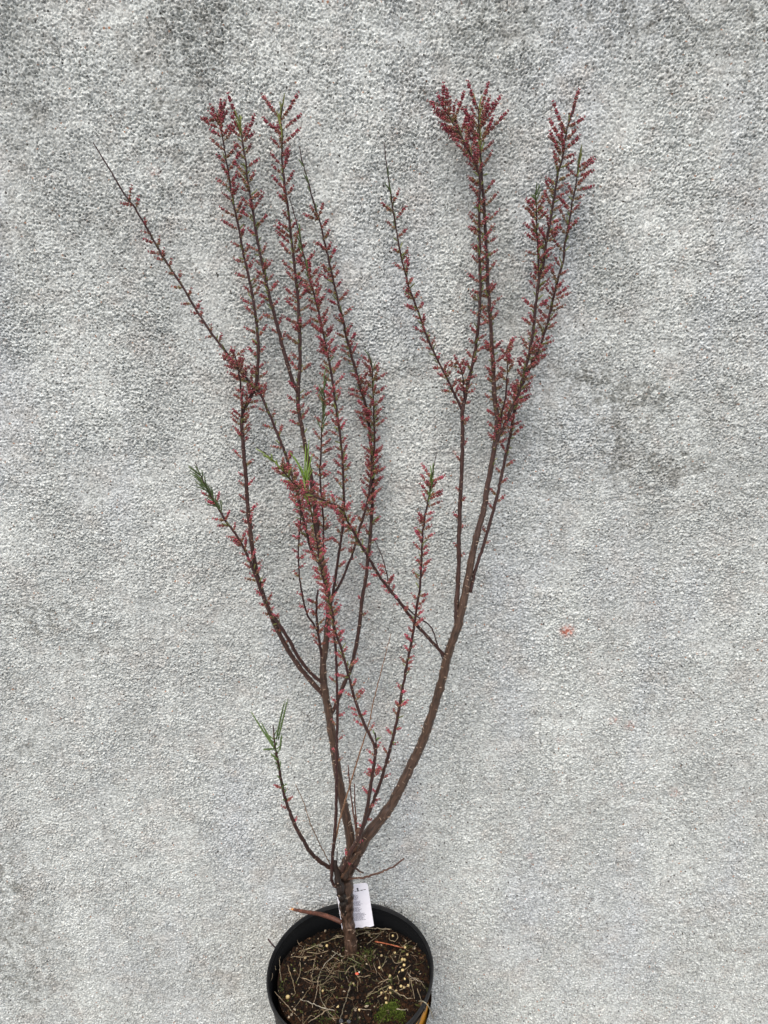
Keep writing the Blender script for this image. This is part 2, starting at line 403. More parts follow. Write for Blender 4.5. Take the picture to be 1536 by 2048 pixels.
# moss
g = Geo()
for (mx, my, mr, n) in [(782, 2024, .010, 1000), (765, 2034, .008, 600), (799, 2034, .007, 420), (735, 1915, .012, 260), (715, 1930, .010, 160), (690, 1912, .009, 100), (662, 2030, .012, 140), (558, 1965, .008, 130), (628, 1880, .010, 90), (566, 1990, .009, 70), (640, 2040, .012, 100), (735, 2010, .003, 60), (700, 1940, .03, 200)]:
    c0 = at_z(mx, my, SOILZ)
    for i in range(n):
        x, y = c0[0] + random.gauss(0, mr * .6), c0[1] + random.gauss(0, mr * .6)
        if not in_pot((x, y), .105): continue
        z = float(soil_h(x, y)) + (.003 if n > 400 else .0004) * max(0, 1 - math.hypot(x - c0[0], y - c0[1]) / mr)
        h = random.uniform(.0010, .0030 if n > 400 else .0022); a = random.random() * 6.28; l = random.uniform(.0, .9)
        d = np.array([math.cos(a) * l, math.sin(a) * l, 1.]) * h; s = np.array([-math.sin(a), math.cos(a), 0]) * .0005
        p = np.array([x, y, z]); cc = np.array((.060, .085, .012) if n > 400 else (.06, .08, .02)) * random.uniform(.4, 1.5)
        g.add([p - s, p + s, p + d * .6 + s * 1.3, p + d, p + d * .6 - s * 1.3], [(0, 1, 2, 3, 4)], 0, cc)
tag(g.build("moss", M_MOSS, smooth=False, origin=(PC[0], PC[1], SOILZ)), "bright green and olive moss growing on the potting soil", "moss", kind="stuff")

# ------------------------------------------------------------------ tamarisk
T0 = np.array([TB[0], TB[1], TB[2]])
plant = empty("tamarisk_shrub", T0.tolist())
tag(plant, "tall leggy tamarisk shrub with bare brown stems and crimson flower spikes, leaning on the wall", "shrub")
BR = {}      # name -> (C, R) sampled centre line

def col_wood(R):
    """older (thicker) wood is brown, young wood is maroon"""
    k = np.clip((R - .0013) / .0035, 0, 1)[:, None]
    return (1 - k) * np.array([.032, .009, .010]) + k * np.array([.060, .037, .026])

def stem(key, pts, ys, ws, name="branch", parent=None, step=.004, sides=10, scars=None, col=None, jit=.0004, mats=None):
    """pts: pixels of the photograph from base to tip; ys: depth (m in front of camera) at base/…/tip; ws: widths in pixels"""
    P = np.array(pts, float)
    s = np.concatenate([[0], np.cumsum(np.linalg.norm(np.diff(P, axis=0), axis=1))]); s /= s[-1]
    Y = np.interp(s, np.linspace(0, 1, len(ys)), ys); W = np.interp(s, np.linspace(0, 1, len(ws)), ws)
    Q = np.array([list(at_y(p[0], p[1], y)) for p, y in zip(P, Y)])
    Rr = np.array([w_ * .5 * mpp(q) for w_, q in zip(W, Q)])
    C4 = spline(np.column_stack([Q, Rr]), step)
    C, R = C4[:, :3].copy(), np.clip(C4[:, 3], .0003, None)
    C[1:-1] += rng.normal(0, jit, (len(C) - 2, 3)) * .6
    lb = 1 + .05 * np.sin(np.arange(len(R)) * .9 + rng.uniform(0, 6)) + rng.normal(0, .03, len(R)); R = R * lb
    g = Geo(); cc = col_wood(R) if col is None else np.tile(np.array(col), (len(R), 1))
    tube(g, C, R, sides if R.max() > .002 else 6, 0, cc)
    # pale curled leaf scars
    T, Nn, B = frames(C)
    k = 0
    for i in range(1, len(C) - 1):
        if R[i] > .0011 and rng.random() < (.95 if R[i] > .003 else .5):
            a = rng.uniform(0, 2 * math.pi); r = R[i]; nseg = 6; w_ = rng.uniform(.35, .9) if rng.random() < .6 or R[i] > .0062 else rng.uniform(.9, 1.6); th = rng.uniform(.0003, .00052) * (1 if r > .002 else .7)
            tl = rng.uniform(-.35, .35); pts_ = []
            for q in range(nseg + 1):
                b_ = a + (q / nseg - .5) * w_ 
                pts_.append(C[i] + (Nn[i] * math.cos(b_) + B[i] * math.sin(b_)) * (r + th * .25) + T[i] * (tl * (q / nseg - .5) * w_ * r + .0006 * math.sin(q / nseg * 3.14)))
            tube(g, np.array(pts_), np.array([.4, .8, 1, .75, 1, .8, .3]) * th, 5, 1, np.array([.36, .27, .20]) * rng.uniform(.6, 1.25))
    o = g.build(name, [M_BARK, M_SCAR], plant if parent is None else parent)
    BR[key] = (C, R, o)
    return o

SPIKES = []     # (score, branch object, Geo)
def spike(obj, p, d, up, L, age, bright, rad):
    """one raceme: curved stalk carrying whorls of round buds"""
    g = Geo(); n = max(5, int(L / .0012)); bend = rng.normal(0, .22)
    side = np.cross(d, up); side /= np.linalg.norm(side) + 1e-9
    s = np.linspace(0, 1, n)
    C = p + np.outer(s * L, d) + np.outer((s ** 2) * L * .10, up) + np.outer((s ** 2) * L * bend * .6, side)
    C[:, 1] = np.minimum(C[:, 1], WALL_Y - .003)
    tube(g, C, np.linspace(.00042, .0003, n), 5, 0, np.array([.15, .10, .035]) * rng.uniform(.7, 1.3), cap=False)
    T, Nn, B = frames(C)
    L0 = rng.uniform(.06, .26); pitch = .00155; m = int(L * (1 - L0) / pitch) + 1
    tipc = np.array([.24, .010, .042]) if rng.random() > bright else np.array([.40, .036, .090])
    basec = np.array([.14, .115, .034]) if rng.random() < .6 else np.array([.19, .065, .034])
    ph = rng.uniform(0, 6)
    for i in range(m):
        q = L0 + (1 - L0) * i / max(1, m - 1); j = min(n - 1, int(q * (n - 1)))
        fat = math.sin(min(1, (1 - q) * 4 + .55) * 1.57) * (1 if q > L0 + .08 else .7)
        for k in range(3):
            a = ph + i * 1.05 + k * 2.094 + rng.normal(0, .25)
            rb = rad * fat * rng.uniform(.78, 1.15)
            o = Nn[j] * math.cos(a) + B[j] * math.sin(a)
            c0 = C[j] + o * (rb * 1.0 + .0003) + T[j] * rng.normal(0, .0003)
            ax = o * .75 + T[j] * .65; ax /= np.linalg.norm(ax)
            vv = ICO * rb; al = vv @ ax; vv = vv + np.outer(al, ax) * .28
            kk = np.clip(q * 1.15 - .15 + age * .75 - .36 + rng.normal(0, .22), 0, 1)
            cc = (basec * (1 - kk) + tipc * kk) * rng.uniform(.65, 1.35)
            # sepal end darker green-brown, petal end coloured
            tipk = np.clip(.5 + .5 * al / rb, 0, 1)[:, None]
            cols = cc * tipk + (cc * .4 + np.array([.075, .045, .016]) * .6) * (1 - tipk)
            if rng.random() < .06: cols = cols * .5 + np.array([.45, .20, .20]) * .5
            g.add(c0 + vv, ICF, 0, cols)
    SPIKES.append((L, obj, g))

def flower(key, s0, s1, gap, l0, l1, age=.7, bright=0, skip=.08, rad=.00092, amin=40, amax=66, double=.25):
    """racemes along a branch between arc fractions s0..s1, gap and lengths in photograph pixels"""
    C, R, o = BR[key]; T, Nn, B = frames(C)
    A = np.concatenate([[0], np.cumsum(np.linalg.norm(np.diff(C, axis=0), axis=1))])
    a = A[-1] * s0; side = 1
    while a < A[-1] * s1:
        i = min(len(C) - 1, int(np.searchsorted(A, a))); k = mpp(C[i]); q = (a / A[-1] - s0) / max(1e-6, s1 - s0)
        a += gap * k * rng.uniform(.55, 1.45); side = -side
        if rng.random() < skip: continue
        for dd in range(2 if rng.random() < double else 1):
            inpl = np.cross(T[i], np.array([0, 1., 0])); inpl /= np.linalg.norm(inpl)
            dep = np.array([0, -1., 0])
            az = rng.normal(0, .42) if C[i][1] < WALL_Y - .03 else abs(rng.normal(0, .42)); rd = inpl * side * math.cos(az) + dep * math.sin(az)
            if dd: rd = -inpl * side * math.cos(az) * rng.uniform(-.3, 1) + dep * abs(math.sin(az)) + T[i] * .1; rd /= np.linalg.norm(rd)
            an = math.radians(rng.uniform(amin, amax)); d = T[i] * math.cos(an) + rd * math.sin(an); d /= np.linalg.norm(d)
            L = (l0 + (l1 - l0) * q) * k * rng.uniform(.7, 1.4)
            up = T[i] * .5 + np.array([0, 0, .6]); up /= np.linalg.norm(up)
            spike(o, C[i] + rd * R[i] * .6, d, up, L, np.clip(age + rng.normal(0, .18), 0, 1), bright, rad * rng.uniform(.85, 1.12))

def shoot(g, p, d, L, r=.00075, col=(.10, .16, .045), bend=.15):
    n = 9; s = np.linspace(0, 1, n); x = np.cross(d, rng.normal(0, 1, 3)); x /= np.linalg.norm(x)
    C = p + np.outer(s * L, d) + np.outer(s ** 2 * L * bend * rng.normal(), x)
    C[:, 1] = np.minimum(C[:, 1], WALL_Y - .003)
    tube(g, C, r * np.array([.7, .9, 1, 1, 1, .95, .85, .65, .25]) * rng.uniform(.9, 1.1, n), 5, 0, np.array(col) * rng.uniform(.65, 1.4))
    for i in range(1, n - 1):                       # scale leaves pressed to the shoot
        for k in range(2):
            o = np.cross(d, rng.normal(0, 1, 3)); o /= np.linalg.norm(o)
            q = C[i] + o * r * .9; e = d * r * 2.6 + o * r * .8; w_ = np.cross(d, o) * r * .5
            g.add([q - w_, q + w_, q + e], [(0, 1, 2)], 0, np.array(col) * rng.uniform(.7, 1.6))

SHOOTS = {}
def greens(key, items, name="leafy_shoots", length=30, n=7, s0=.86, s1=1.0, spread=28, col=(.11, .17, .045), extra=()):
    C, R, o = BR[key]; T, Nn, B = frames(C); g = SHOOTS.setdefault(key, Geo())
    for i in range(n):
        s = s0 + (s1 - s0) * (i + rng.random() * .6) / n; j = min(len(C) - 1, int(s * (len(C) - 1))); k = mpp(C[j])
        az = rng.uniform(0, 6.28); an = math.radians(rng.uniform(.4, 1.2) * spread)
        rd = Nn[j] * math.cos(az) + B[j] * math.sin(az); d = T[j] * math.cos(an) + rd * math.sin(an)
        shoot(g, C[j], d, length * k * rng.uniform(.5, 1.15), col=col)
    for (x0, y0, x1, y1) in extra:                  # the shoots one can tell apart
        j = int(np.argmin([np.linalg.norm(c - at_y(x0, y0, c[1])) for c in C])); Y = C[j][1]
        p = at_y(x0, y0, Y); q = at_y(x1, y1, Y - .004); d = q - p; L = np.linalg.norm(d); shoot(g, p, d / L, L, .00115 if key == 'AA' else .00085, col, .04)

Yb = T0[1]
# --- the two leaders and the trunk
stem('trunk', [(703, 1914), (701, 1885), (697, 1849), (693, 1805), (690, 1766), (692, 1740), (697, 1722)], [Yb, Yb + .004, Yb + .008], [29, 24, 24, 27, 30, 33, 27], "trunk", jit=.0013, sides=16)
stem('M', [(692, 1745), (701, 1698), (699, 1667), (688, 1615), (675, 1542), (665, 1477), (657, 1425), (649, 1376), (646, 1332), (652, 1283), (657, 1234), (658, 1205), (654, 1172), (646, 1127), (638, 1088), (631, 1027), (623, 964), (617, 925), (609, 886), (605, 860), (597, 820), (596, 780), (600, 728), (600, 681), (597, 632), (596, 598), (591, 554), (588, 520), (584, 488), (577, 426), (571, 381), (567, 348), (564, 315), (565, 271), (562, 242), (566, 205)],
     [Yb + .006, Yb + .03, .865, .885, .90, .905], [20, 17, 16, 13, 10, 9, 8, 7, 5.5, 4.5, 2.5], sides=14)
stem('R', [(694, 1742), (714, 1706), (730, 1678), (753, 1649), (779, 1615), (800, 1576), (821, 1534), (842, 1490), (858, 1446), (873, 1399), (887, 1350), (894, 1316), (907, 1277), (918, 1245), (928, 1199), (936, 1159), (944, 1115), (954, 1068), (967, 1021), (975, 972), (984, 925), (992, 873), (994, 832), (989, 793), (987, 741), (984, 689), (980, 632), (976, 572), (974, 520), (971, 462), (967, 397), (963, 345), (961, 306), (958, 254), (957, 223), (950, 200)],
     [Yb + .006, Yb + .025, .85, .875, .89, .90, .905], [27, 20, 18, 17, 15, 11, 10, 8, 7, 5.5, 2.5], sides=14)
def Yat(key, px, py):
    C = BR[key][0]; d = [np.linalg.norm(c - at_y(px, py, c[1])) for c in C]; return float(C[int(np.argmin(d))][1])

def side(key, par, pts, y1, ws, **k):
    y0 = Yat(par, *pts[0]) if isinstance(par, str) else par
    ys = [y0] + (list(y1) if isinstance(y1, (list, tuple)) else [y1]); return stem(key, pts, ys, ws, **k)

side('B', 'M', [(596, 785), (587, 767), (579, 741), (566, 697), (553, 645), (542, 606), (532, 562), (524, 525), (515, 481), (508, 437), (502, 399), (495, 359), (492, 326), (486, 293), (482, 266), (476, 235)], .90, [8, 7.5, 6.5, 5.5, 4.5, 2.5])
side('C', 'M', [(648, 1392), (642, 1384), (619, 1359), (589, 1320), (560, 1270), (534, 1211), (518, 1162), (506, 1107), (500, 1055), (495, 1006), (491, 946), (487, 899), (484, 859), (485, 827), (496, 804), (511, 770), (516, 728), (516, 681), (511, 629), (501, 572), (490, 520), (488, 514), (477, 452), (468, 410), (460, 366), (451, 310), (443, 266), (435, 233)], [.87, .885, .90, .905], [10, 9, 9, 8.5, 7.5, 7, 6, 5, 4, 2.5])
side('D', 'M', [(646, 1368), (624, 1348), (599, 1318), (580, 1283), (560, 1252), (541, 1223), (526, 1190), (510, 1149), (492, 1105), (471, 1068), (453, 1045), (435, 1014), (414, 977), (390, 925)], [.86, .865, .87], [7, 7, 6.5, 5.5, 4, 1.5])
side('A', 'M', [(658, 1187), (651, 1146), (630, 1115), (616, 1076), (596, 995), (578, 930), (566, 895), (550, 856), (532, 812), (516, 783), (485, 749), (454, 707), (446, 696), (421, 664), (389, 614), (366, 575), (334, 527), (307, 480), (275, 425), (245, 382), (219, 338), (200, 308), (187, 286)], [.88, .895, .905, .90], [6.5, 6, 6, 5.5, 5, 4.8, 4.4, 3.6, 2.2])
side('E', .862, [(634, 1262), (628, 1250), (615, 1230), (607, 1201), (600, 1160), (597, 1117), (598, 1078), (601, 1042), (601, 1006), (594, 975)], [.855, .86], [4, 4, 3.5, 3, 2])
side('Q', 'M', [(646, 1338), (643, 1312), (638, 1279), (634, 1244), (633, 1205), (636, 1180)], [.862, .862], [6, 5.5, 5, 4])
side('J', 'M', [(661, 1212), (665, 1193), (669, 1166), (675, 1127), (681, 1088), (685, 1055), (688, 1015), (687, 964), (685, 920), (679, 860), (673, 820), (667, 780), (662, 741), (654, 702), (647, 668), (639, 632), (631, 598), (621, 567), (613, 533), (606, 503), (599, 470), (592, 441), (586, 419), (578, 393)], [.875, .89, .90], [6, 5.5, 5, 5, 4.5, 3.5, 1.5])
side('K', 'M', [(660, 1214), (666, 1193), (681, 1166), (695, 1133), (705, 1107), (712, 1084), (722, 1049), (732, 1016), (738, 985), (745, 930), (749, 885), (748, 853), (747, 806), (745, 770), (745, 741), (738, 708)], [.89, .905, .905], [6, 5.5, 5.5, 5, 4, 2])
side('N', 'M', [(661, 1430), (673, 1407), (688, 1368), (700, 1342), (711, 1297), (719, 1251), (724, 1199), (732, 1154), (737, 1107), (742, 1050), (745, 990), (745, 925), (741, 880), (739, 860), (735, 830), (727, 796), (719, 770), (712, 744), (701, 702), (693, 674), (686, 640), (678, 611), (670, 577), (662, 541), (650, 488), (641, 448), (632, 419), (623, 388), (615, 359), (606, 328), (598, 292)], [.89, .915, .912, .905], [8, 8, 7.5, 7, 6, 5, 4, 1.8])
side('P', 'M', [(644, 1140), (646, 1107), (647, 1055), (644, 1006), (640, 951), (642, 907), (643, 860), (647, 820), (649, 780), (650, 750)], [.875, .88], [4.5, 4, 3.5, 2])
side('H', Yb - .012, [(684, 1742), (701, 1704), (720, 1670), (730, 1636), (738, 1594), (746, 1542), (751, 1506), (746, 1485), (730, 1451), (714, 1412), (700, 1362), (695, 1342), (683, 1299), (671, 1264), (665, 1225), (655, 1190), (641, 1130), (630, 1063), (622, 1021), (614, 985), (609, 950)], [.80, .81, .82, .83, .84], [9, 8, 7.5, 6.5, 6, 5.5, 5, 4.5, 4.5, 3.5, 2])
side('H2', 'H', [(751, 1502), (752, 1485), (750, 1466)], .80, [4, 3])
side('I', Yb - .01, [(680, 1762), (672, 1774), (664, 1763), (664, 1732), (667, 1690), (670, 1659), (673, 1594), (673, 1506), (675, 1438), (674, 1360), (672, 1312), (669, 1270), (664, 1235), (660, 1215)], [Yb - .015, .83, .84, .85, .86], [6, 6.5, 6.5, 6, 6, 5.5, 5, 4])
side('R2', 'R', [(917, 1262), (913, 1240), (913, 1212), (917, 1146), (918, 1081), (920, 1016), (923, 951), (925, 886), (925, 825), (932, 786), (942, 741), (950, 702), (955, 666), (958, 632), (961, 572), (959, 528), (959, 462), (958, 397), (961, 371), (955, 337), (937, 301), (924, 275), (906, 246), (880, 205)], [.88, .89, .895, .895], [11, 9, 8.5, 8, 7, 6, 5.5, 4.5, 2.5])
side('S', 'R2', [(926, 828), (922, 817), (909, 788), (890, 749), (872, 713), (856, 679), (846, 650), (830, 606), (819, 578), (811, 547), (802, 513), (795, 475), (788, 432), (783, 398), (778, 364), (773, 326), (768, 285)], [.895, .90], [6, 5, 4.8, 4, 3.4, 1.8])
side('V', 'R', [(941, 1185), (948, 1150), (959, 1115), (978, 1053), (993, 998), (1004, 946), (1013, 905), (1023, 859), (1028, 827), (1036, 792), (1047, 763), (1062, 731), (1078, 697), (1091, 658), (1101, 622), (1109, 585), (1118, 551), (1127, 520), (1130, 486), (1139, 442), (1145, 400), (1153, 363), (1158, 327), (1163, 305)], [.895, .90, .90], [7, 6.5, 6.5, 6, 5.5, 5, 4, 2])
side('T', 'R', [(991, 890), (998, 870), (1007, 856), (1020, 825), (1033, 796), (1044, 762), (1054, 728), (1064, 676), (1070, 624), (1076, 572), (1082, 541), (1086, 530), (1093, 483), (1102, 431), (1109, 390), (1114, 353), (1125, 317), (1132, 267), (1138, 246), (1147, 215), (1153, 185)], [.885, .89, .89], [8, 6.5, 6, 6, 5.5, 5, 4, 2])
side('W', 'T', [(1000, 868), (1003, 830), (1011, 793), (1014, 754), (1015, 728), (1012, 700)], .875, [4, 3.5, 2])
side('X', 'T', [(1079, 562), (1077, 533), (1076, 500), (1073, 449), (1073, 410), (1070, 386)], .88, [4.5, 4, 2])
side('Y', 'R2', [(929, 800), (927, 780), (925, 749), (917, 728)], .875, [4, 3, 2])
side('C2', 'C', [(485, 830), (482, 780), (479, 754), (471, 712)], .875, [5, 4, 2])
side('F', 'R', [(892, 1315), (863, 1282), (832, 1248), (801, 1206), (769, 1167), (743, 1126), (717, 1081), (694, 1040), (683, 1018), (660, 1006), (628, 992), (593, 972), (562, 938), (540, 915), (513, 893)], [.84, .815, .80], [7, 6.5, 6, 5.5, 4.5, 3.5, 1.2])
side('F2', 'R', [(893, 1335), (887, 1321), (874, 1287), (861, 1253), (832, 1232), (806, 1209), (782, 1180), (772, 1141), (762, 1107), (749, 1080)], [.86, .86], [3, 3, 3, 2.6, 1.6])
side('Z', Yb + .0, [(706, 1706), (722, 1665), (735, 1633), (748, 1600), (761, 1563), (772, 1527), (782, 1490), (790, 1459), (800, 1407), (808, 1360), (816, 1316), (823, 1282), (829, 1245), (834, 1211), (840, 1172), (842, 1133), (844, 1094), (846, 1060), (851, 1029), (857, 998), (862, 964), (868, 930), (873, 905)], [.83, .84, .85, .85], [7.5, 7, 6.5, 6, 5.5, 5, 4.5, 3.5, 1.2])
side('AA', Yb, [(680, 1746), (660, 1735), (639, 1722), (621, 1704), (605, 1678), (589, 1649), (576, 1613), (566, 1581), (558, 1537), (553, 1511), (549, 1480), (546, 1450)], [.80, .80, .81], [9, 8, 7.5, 6.5, 5.5, 4.5, 2])
STR = (.20, .13, .075)
side('BB', Yb - .005, [(664, 1738), (655, 1718), (641, 1691), (623, 1652), (608, 1607), (598, 1585), (591, 1568)], [.80, .80], [2.2, 2, 1.8, 1.3], name="dead_twig", col=STR)
side('CC', Yb - .008, [(664, 1725), (667, 1706), (675, 1660), (688, 1610), (707, 1547), (722, 1498), (738, 1446), (748, 1399), (759, 1355), (772, 1305), (782, 1268)], [.815, .82, .83], [4, 3.8, 3.2, 2.6, 2, 1.2], name="dead_twig", col=(.22, .125, .07))
side('D1', Yb, [(713, 1690), (712, 1660), (703, 1600), (696, 1530)], .815, [5, 3.6, 3, 2.5], name="dead_twig", col=(.13, .06, .045))
side('D2', Yb, [(712, 1680), (713, 1655), (710, 1610), (709, 1568)], .82, [4, 3, 2.4], name="dead_twig", col=(.13, .06, .045))
side('D3', Yb - .004, [(696, 1759), (712, 1757), (734, 1753), (760, 1745), (786, 1733), (800, 1723), (808, 1717)], [Yb - .03, Yb - .045], [4.2, 4.2, 4, 3.6, 2.8], name="dead_twig", col=(.10, .055, .040), jit=.0009)
side('D4', Yb - .0, [(700, 1728), (711, 1736), (718, 1742), (727, 1746)], Yb - .02, [5, 4.5, 3.5], name="dead_twig", col=(.04, .025, .02))
side('ST', Yb - .004, [(710, 1702), (716, 1682), (717, 1665), (718, 1658)], Yb - .004, [12, 12, 12, 10], name="cut_stub", col=(.09, .05, .032))
side('ST2', Yb - .008, [(684, 1800), (680, 1775), (675, 1752), (671, 1735), (670, 1722)], Yb - .012, [12, 17, 14, 11, 7], name="dead_stub", col=(.018, .012, .010), jit=.0012)
side('ST3', Yb - .008, [(673, 1745), (674, 1720), (674, 1697)], Yb - .012, [3, 2.5, 1.5], name="dead_twig", col=(.04, .025, .02))
side('RG', Yb - .010, [(678, 1772), (684, 1790), (686, 1812), (690, 1830)], Yb - .004, [9, 16, 13, 5], name="bark_ridge_and_shade", col=(.014, .010, .008), jit=.0022)  # near-black strip on the trunk, shade of a hollow put into its colour
side('RG2', Yb - .012, [(720, 1700), (708, 1718), (694, 1738), (683, 1756)], Yb - .012, [6, 8, 8, 5], name="bark_ridge_and_shade", col=(.07, .038, .022), jit=.0008)

# --- flower spikes (lengths in photograph pixels)
flower('M', .865, .97, 12.5, 27, 34, .8, 0, double=.1, amin=36, amax=52)
flower('M', .63, .865, 14, 20, 29, .6, 0)
flower('B', .42, .96, 12.5, 22, 31, .7, 0, double=.12)
flower('B', .12, .42, 17, 14, 22, .7, 0)
flower('C', .60, .96, 13, 19, 29, .7, 0, double=.12)
flower('C', .965, 1.0, 7, 26, 28, .95, 0, skip=0)
flower('C', .50, .60, 9, 20, 24, .65, 0, double=.5)
flower('C', .12, .50, 22, 11, 20, .6, .6)
flower('C2', .15, .98, 7, 18, 24, .7, 0, double=.5)
flower('A', .08, .30, 13, 14, 20, .5, .8)
flower('A', .30, .44, 19, 18, 22, .6, .2)
flower('A', .44, .54, 7, 20, 24, .6, 0, double=.6)
flower('A', .54, .88, 13, 13, 20, .6, 0, double=.1)
flower('N', .42, .62, 10, 20, 23, .55, .1, double=.4)
flower('N', .62, .90, 13, 16, 24, .65, 0)
flower('N', .20, .42, 22, 12, 20, .6, .6, double=.1)
flower('K', .20, .55, 19, 13, 20, .45, .6)
flower('K', .55, .97, 10, 19, 24, .55, .1, double=.4)
flower('J', .05, .22, 18, 13, 18, .4, .7)
flower('J', .22, .62, 9.5, 17, 23, .6, .55)
flower('J', .62, .85, 7.5, 22, 30, .75, 0, double=.5)
flower('P', .15, .60, 9, 15, 18, .5, .7)
flower('P', .60, .90, 9, 20, 20, .6, .2)
flower('E', .15, .70, 15, 9, 14, .6, .8); flower('E', .70, 1, 8, 13, 17, .5, .8, double=.5)
flower('D', .32, .86, 13, 13, 25, .6, .8)
flower('H', .02, .30, 42, 10, 16, .8, 1, double=0); flower('H', .30, .62, 15, 14, 22, .6, 1); flower('H', .62, .97, 6.5, 15, 20, .5, .9, double=.4)
flower('Q', .3, 1, 12, 14, 18, .4, .8)
flower('F', .22, .55, 24, 10, 16, .6, .9); flower('F', .55, .90, 7.5, 14, 22, .45, .8, double=.5)
flower('F2', .62, .82, 9, 14, 16, .5, .7)
flower('I', .50, 1.0, 26, 10, 18, .6, 1, double=0)
flower('Z', .10, .50, 24, 9, 17, .7, .8, double=.1); flower('Z', .50, .78, 11, 13, 20, .65, .6); flower('Z', .78, .95, 8.5, 19, 25, .8, .4, double=.3)
flower('AA', .48, .72, 26, 11, 22, .8, .9, double=0)
flower('R', .62, .80, 14, 17, 24, .6, 0); flower('R', .80, .93, 13, 23, 29, .6, 0); flower('R', .93, .985, 10, 30, 38, .75, 0, double=.5, amin=30, amax=58)
flower('R2', .42, .60, 13, 14, 20, .55, 0); flower('R2', .15, .42, 26, 10, 16, .65, .2, double=0)
flower('R2', .60, .86, 16, 18, 27, .7, 0); flower('R2', .86, .99, 7, 24, 28, .95, 0, double=.5, amin=28, amax=58)
flower('S', .03, .60, 12, 14, 20, .65, .1); flower('S', .60, .80, 20, 22, 28, .55, 0, double=0)
flower('T', .03, .30, 6.5, 17, 23, .6, 0, double=.5); flower('T', .30, .60, 9, 20, 25, .75, 0, double=.4); flower('T', .60, .94, 9.5, 24, 30, .8, 0, double=.25)
flower('V', .12, .38, 22, 14, 22, .65, .1, double=0); flower('V', .38, .70, 9, 19, 24, .6, 0); flower('V', .70, .96, 13, 24, 28, .7, 0, double=.15)
flower('X', .05, .86, 8.5, 22, 25, .75, 0, double=.3)
flower('W', .2, 1, 9, 18, 22, .6, 0); flower('Y', .1, 1, 7, 15, 20, .5, 0)

def spike_px(key, *items):
    C, R, o = BR[key]
    for (x0, y0, x1, y1) in items:
        j = int(np.argmin([np.linalg.norm(c - at_y(x0, y0, c[1])) for c in C])); p = C[j]; q = at_y(x1, y1, p[1] - rng.uniform(0, .006)); d = q - p; L = np.linalg.norm(d)
        spike(o, p, d / L, np.array([0, 0, 1.]), L, .85, 0, .00098)
spike_px('R', (953, 228, 935, 168), (955, 228, 978, 168), (958, 262, 1002, 196), (959, 285, 1016, 228), (957, 250, 912, 208), (958, 245, 990, 205))
spike_px('R2', (893, 235, 874, 192), (897, 238, 893, 185), (908, 250, 930, 190), (900, 245, 869, 229), (925, 278, 888, 262), (915, 262, 880, 248), (930, 290, 935, 220), (928, 288, 948, 232))
spike_px('T', (1146, 218, 1155, 181), (1134, 265, 1104, 210), (1136, 255, 1152, 205), (1130, 290, 1100, 242), (1125, 315, 1098, 268))
spike_px('M', (563, 238, 523, 190), (566, 240, 598, 192), (565, 270, 525, 240), (565, 265, 602, 232))
spike_px('B', (478, 248, 455, 195), (486, 280, 514, 238), (481, 262, 462, 230))
spike_px('C', (437, 238, 421, 212), (437, 245, 402, 240), (439, 250, 446, 205), (441, 258, 440, 212))
spike_px('V', (1160, 335, 1187, 318), (1157, 350, 1187, 343), (1152, 380, 1187, 375))
SPIKES.sort(key=lambda a: -a[0])
for L, ob, g in SPIKES[:96]: g.build("flower_spike", M_BUD, ob)
rest = Geo()
for L, ob, g in SPIKES[96:]:
    rest.f += [tuple(i + rest.n for i in q) for q in g.f]; rest.m += g.m; rest.v += g.v; rest.c += g.c; rest.k += g.k; rest.n += g.n
tag(rest.build("flower_spikes", M_BUD, plant), "smaller crimson and brown bud spikes along all the branches", kind="stuff")
print("spikes", len(SPIKES))

# --- green leafy shoots
GR = (.10, .17, .04); DG = (.075, .11, .04)
greens('M', None, n=7, length=26, s0=.97, col=(.17, .19, .05)); greens('B', None, n=6, length=30, s0=.955, col=(.16, .18, .05))
greens('D', None, n=40, length=30, s0=.80, s1=.96, spread=38, col=DG)
greens('H', None, n=22, length=32, s0=.93, s1=1.0, spread=26, col=(.15, .24, .04), extra=[(612, 960, 618, 878), (610, 950, 582, 903), (612, 970, 622, 905), (609, 955, 612, 888), (606, 945, 590, 912)])
greens('F', None, n=16, length=22, s0=.86, s1=.97, spread=40, col=(.17, .23, .05))
greens('P', None, n=18, length=26, s0=.72, s1=1.0, spread=28, col=DG)
greens('J', None, n=14, length=26, s0=.80, s1=.93, spread=32, col=(.11, .15, .045))
greens('N', None, n=9, length=22, s0=.90, s1=.975, spread=24, col=DG)
greens('S', None, n=10, length=24, s0=.72, s1=.90, spread=26, col=DG)
greens('A', None, n=8, length=18, s0=.70, s1=.90, spread=20, col=(.08, .07, .04))
greens('Z', None, n=16, length=26, s0=.90, s1=.965, spread=24, col=GR)
greens('K', None, n=7, length=24, s0=.88, s1=1, spread=28, col=DG)
greens('X', None, n=7, length=26, s0=.88, s1=1, spread=28, col=DG)
greens('V', None, n=7, length=22, s0=.965, s1=1, spread=20, col=(.12, .13, .05))
greens('R', None, n=9, length=26, s0=.94, s1=1, spread=24, col=(.18, .19, .05))
greens('R2', None, n=6, length=24, s0=.88, s1=.97, spread=30, col=(.14, .13, .05))
greens('H2', None, n=3, length=18, s0=.5, s1=1, spread=40, col=GR)
greens('AA', None, n=34, length=19, s0=.60, s1=.97, spread=48, col=(.10, .155, .05), extra=[(551, 1500, 501, 1425), (556, 1480, 575, 1398), (553, 1478, 566, 1404), (549, 1495, 522, 1445), (560, 1500, 563, 1470), (548, 1498, 526, 1500), (558, 1520, 540, 1508)])

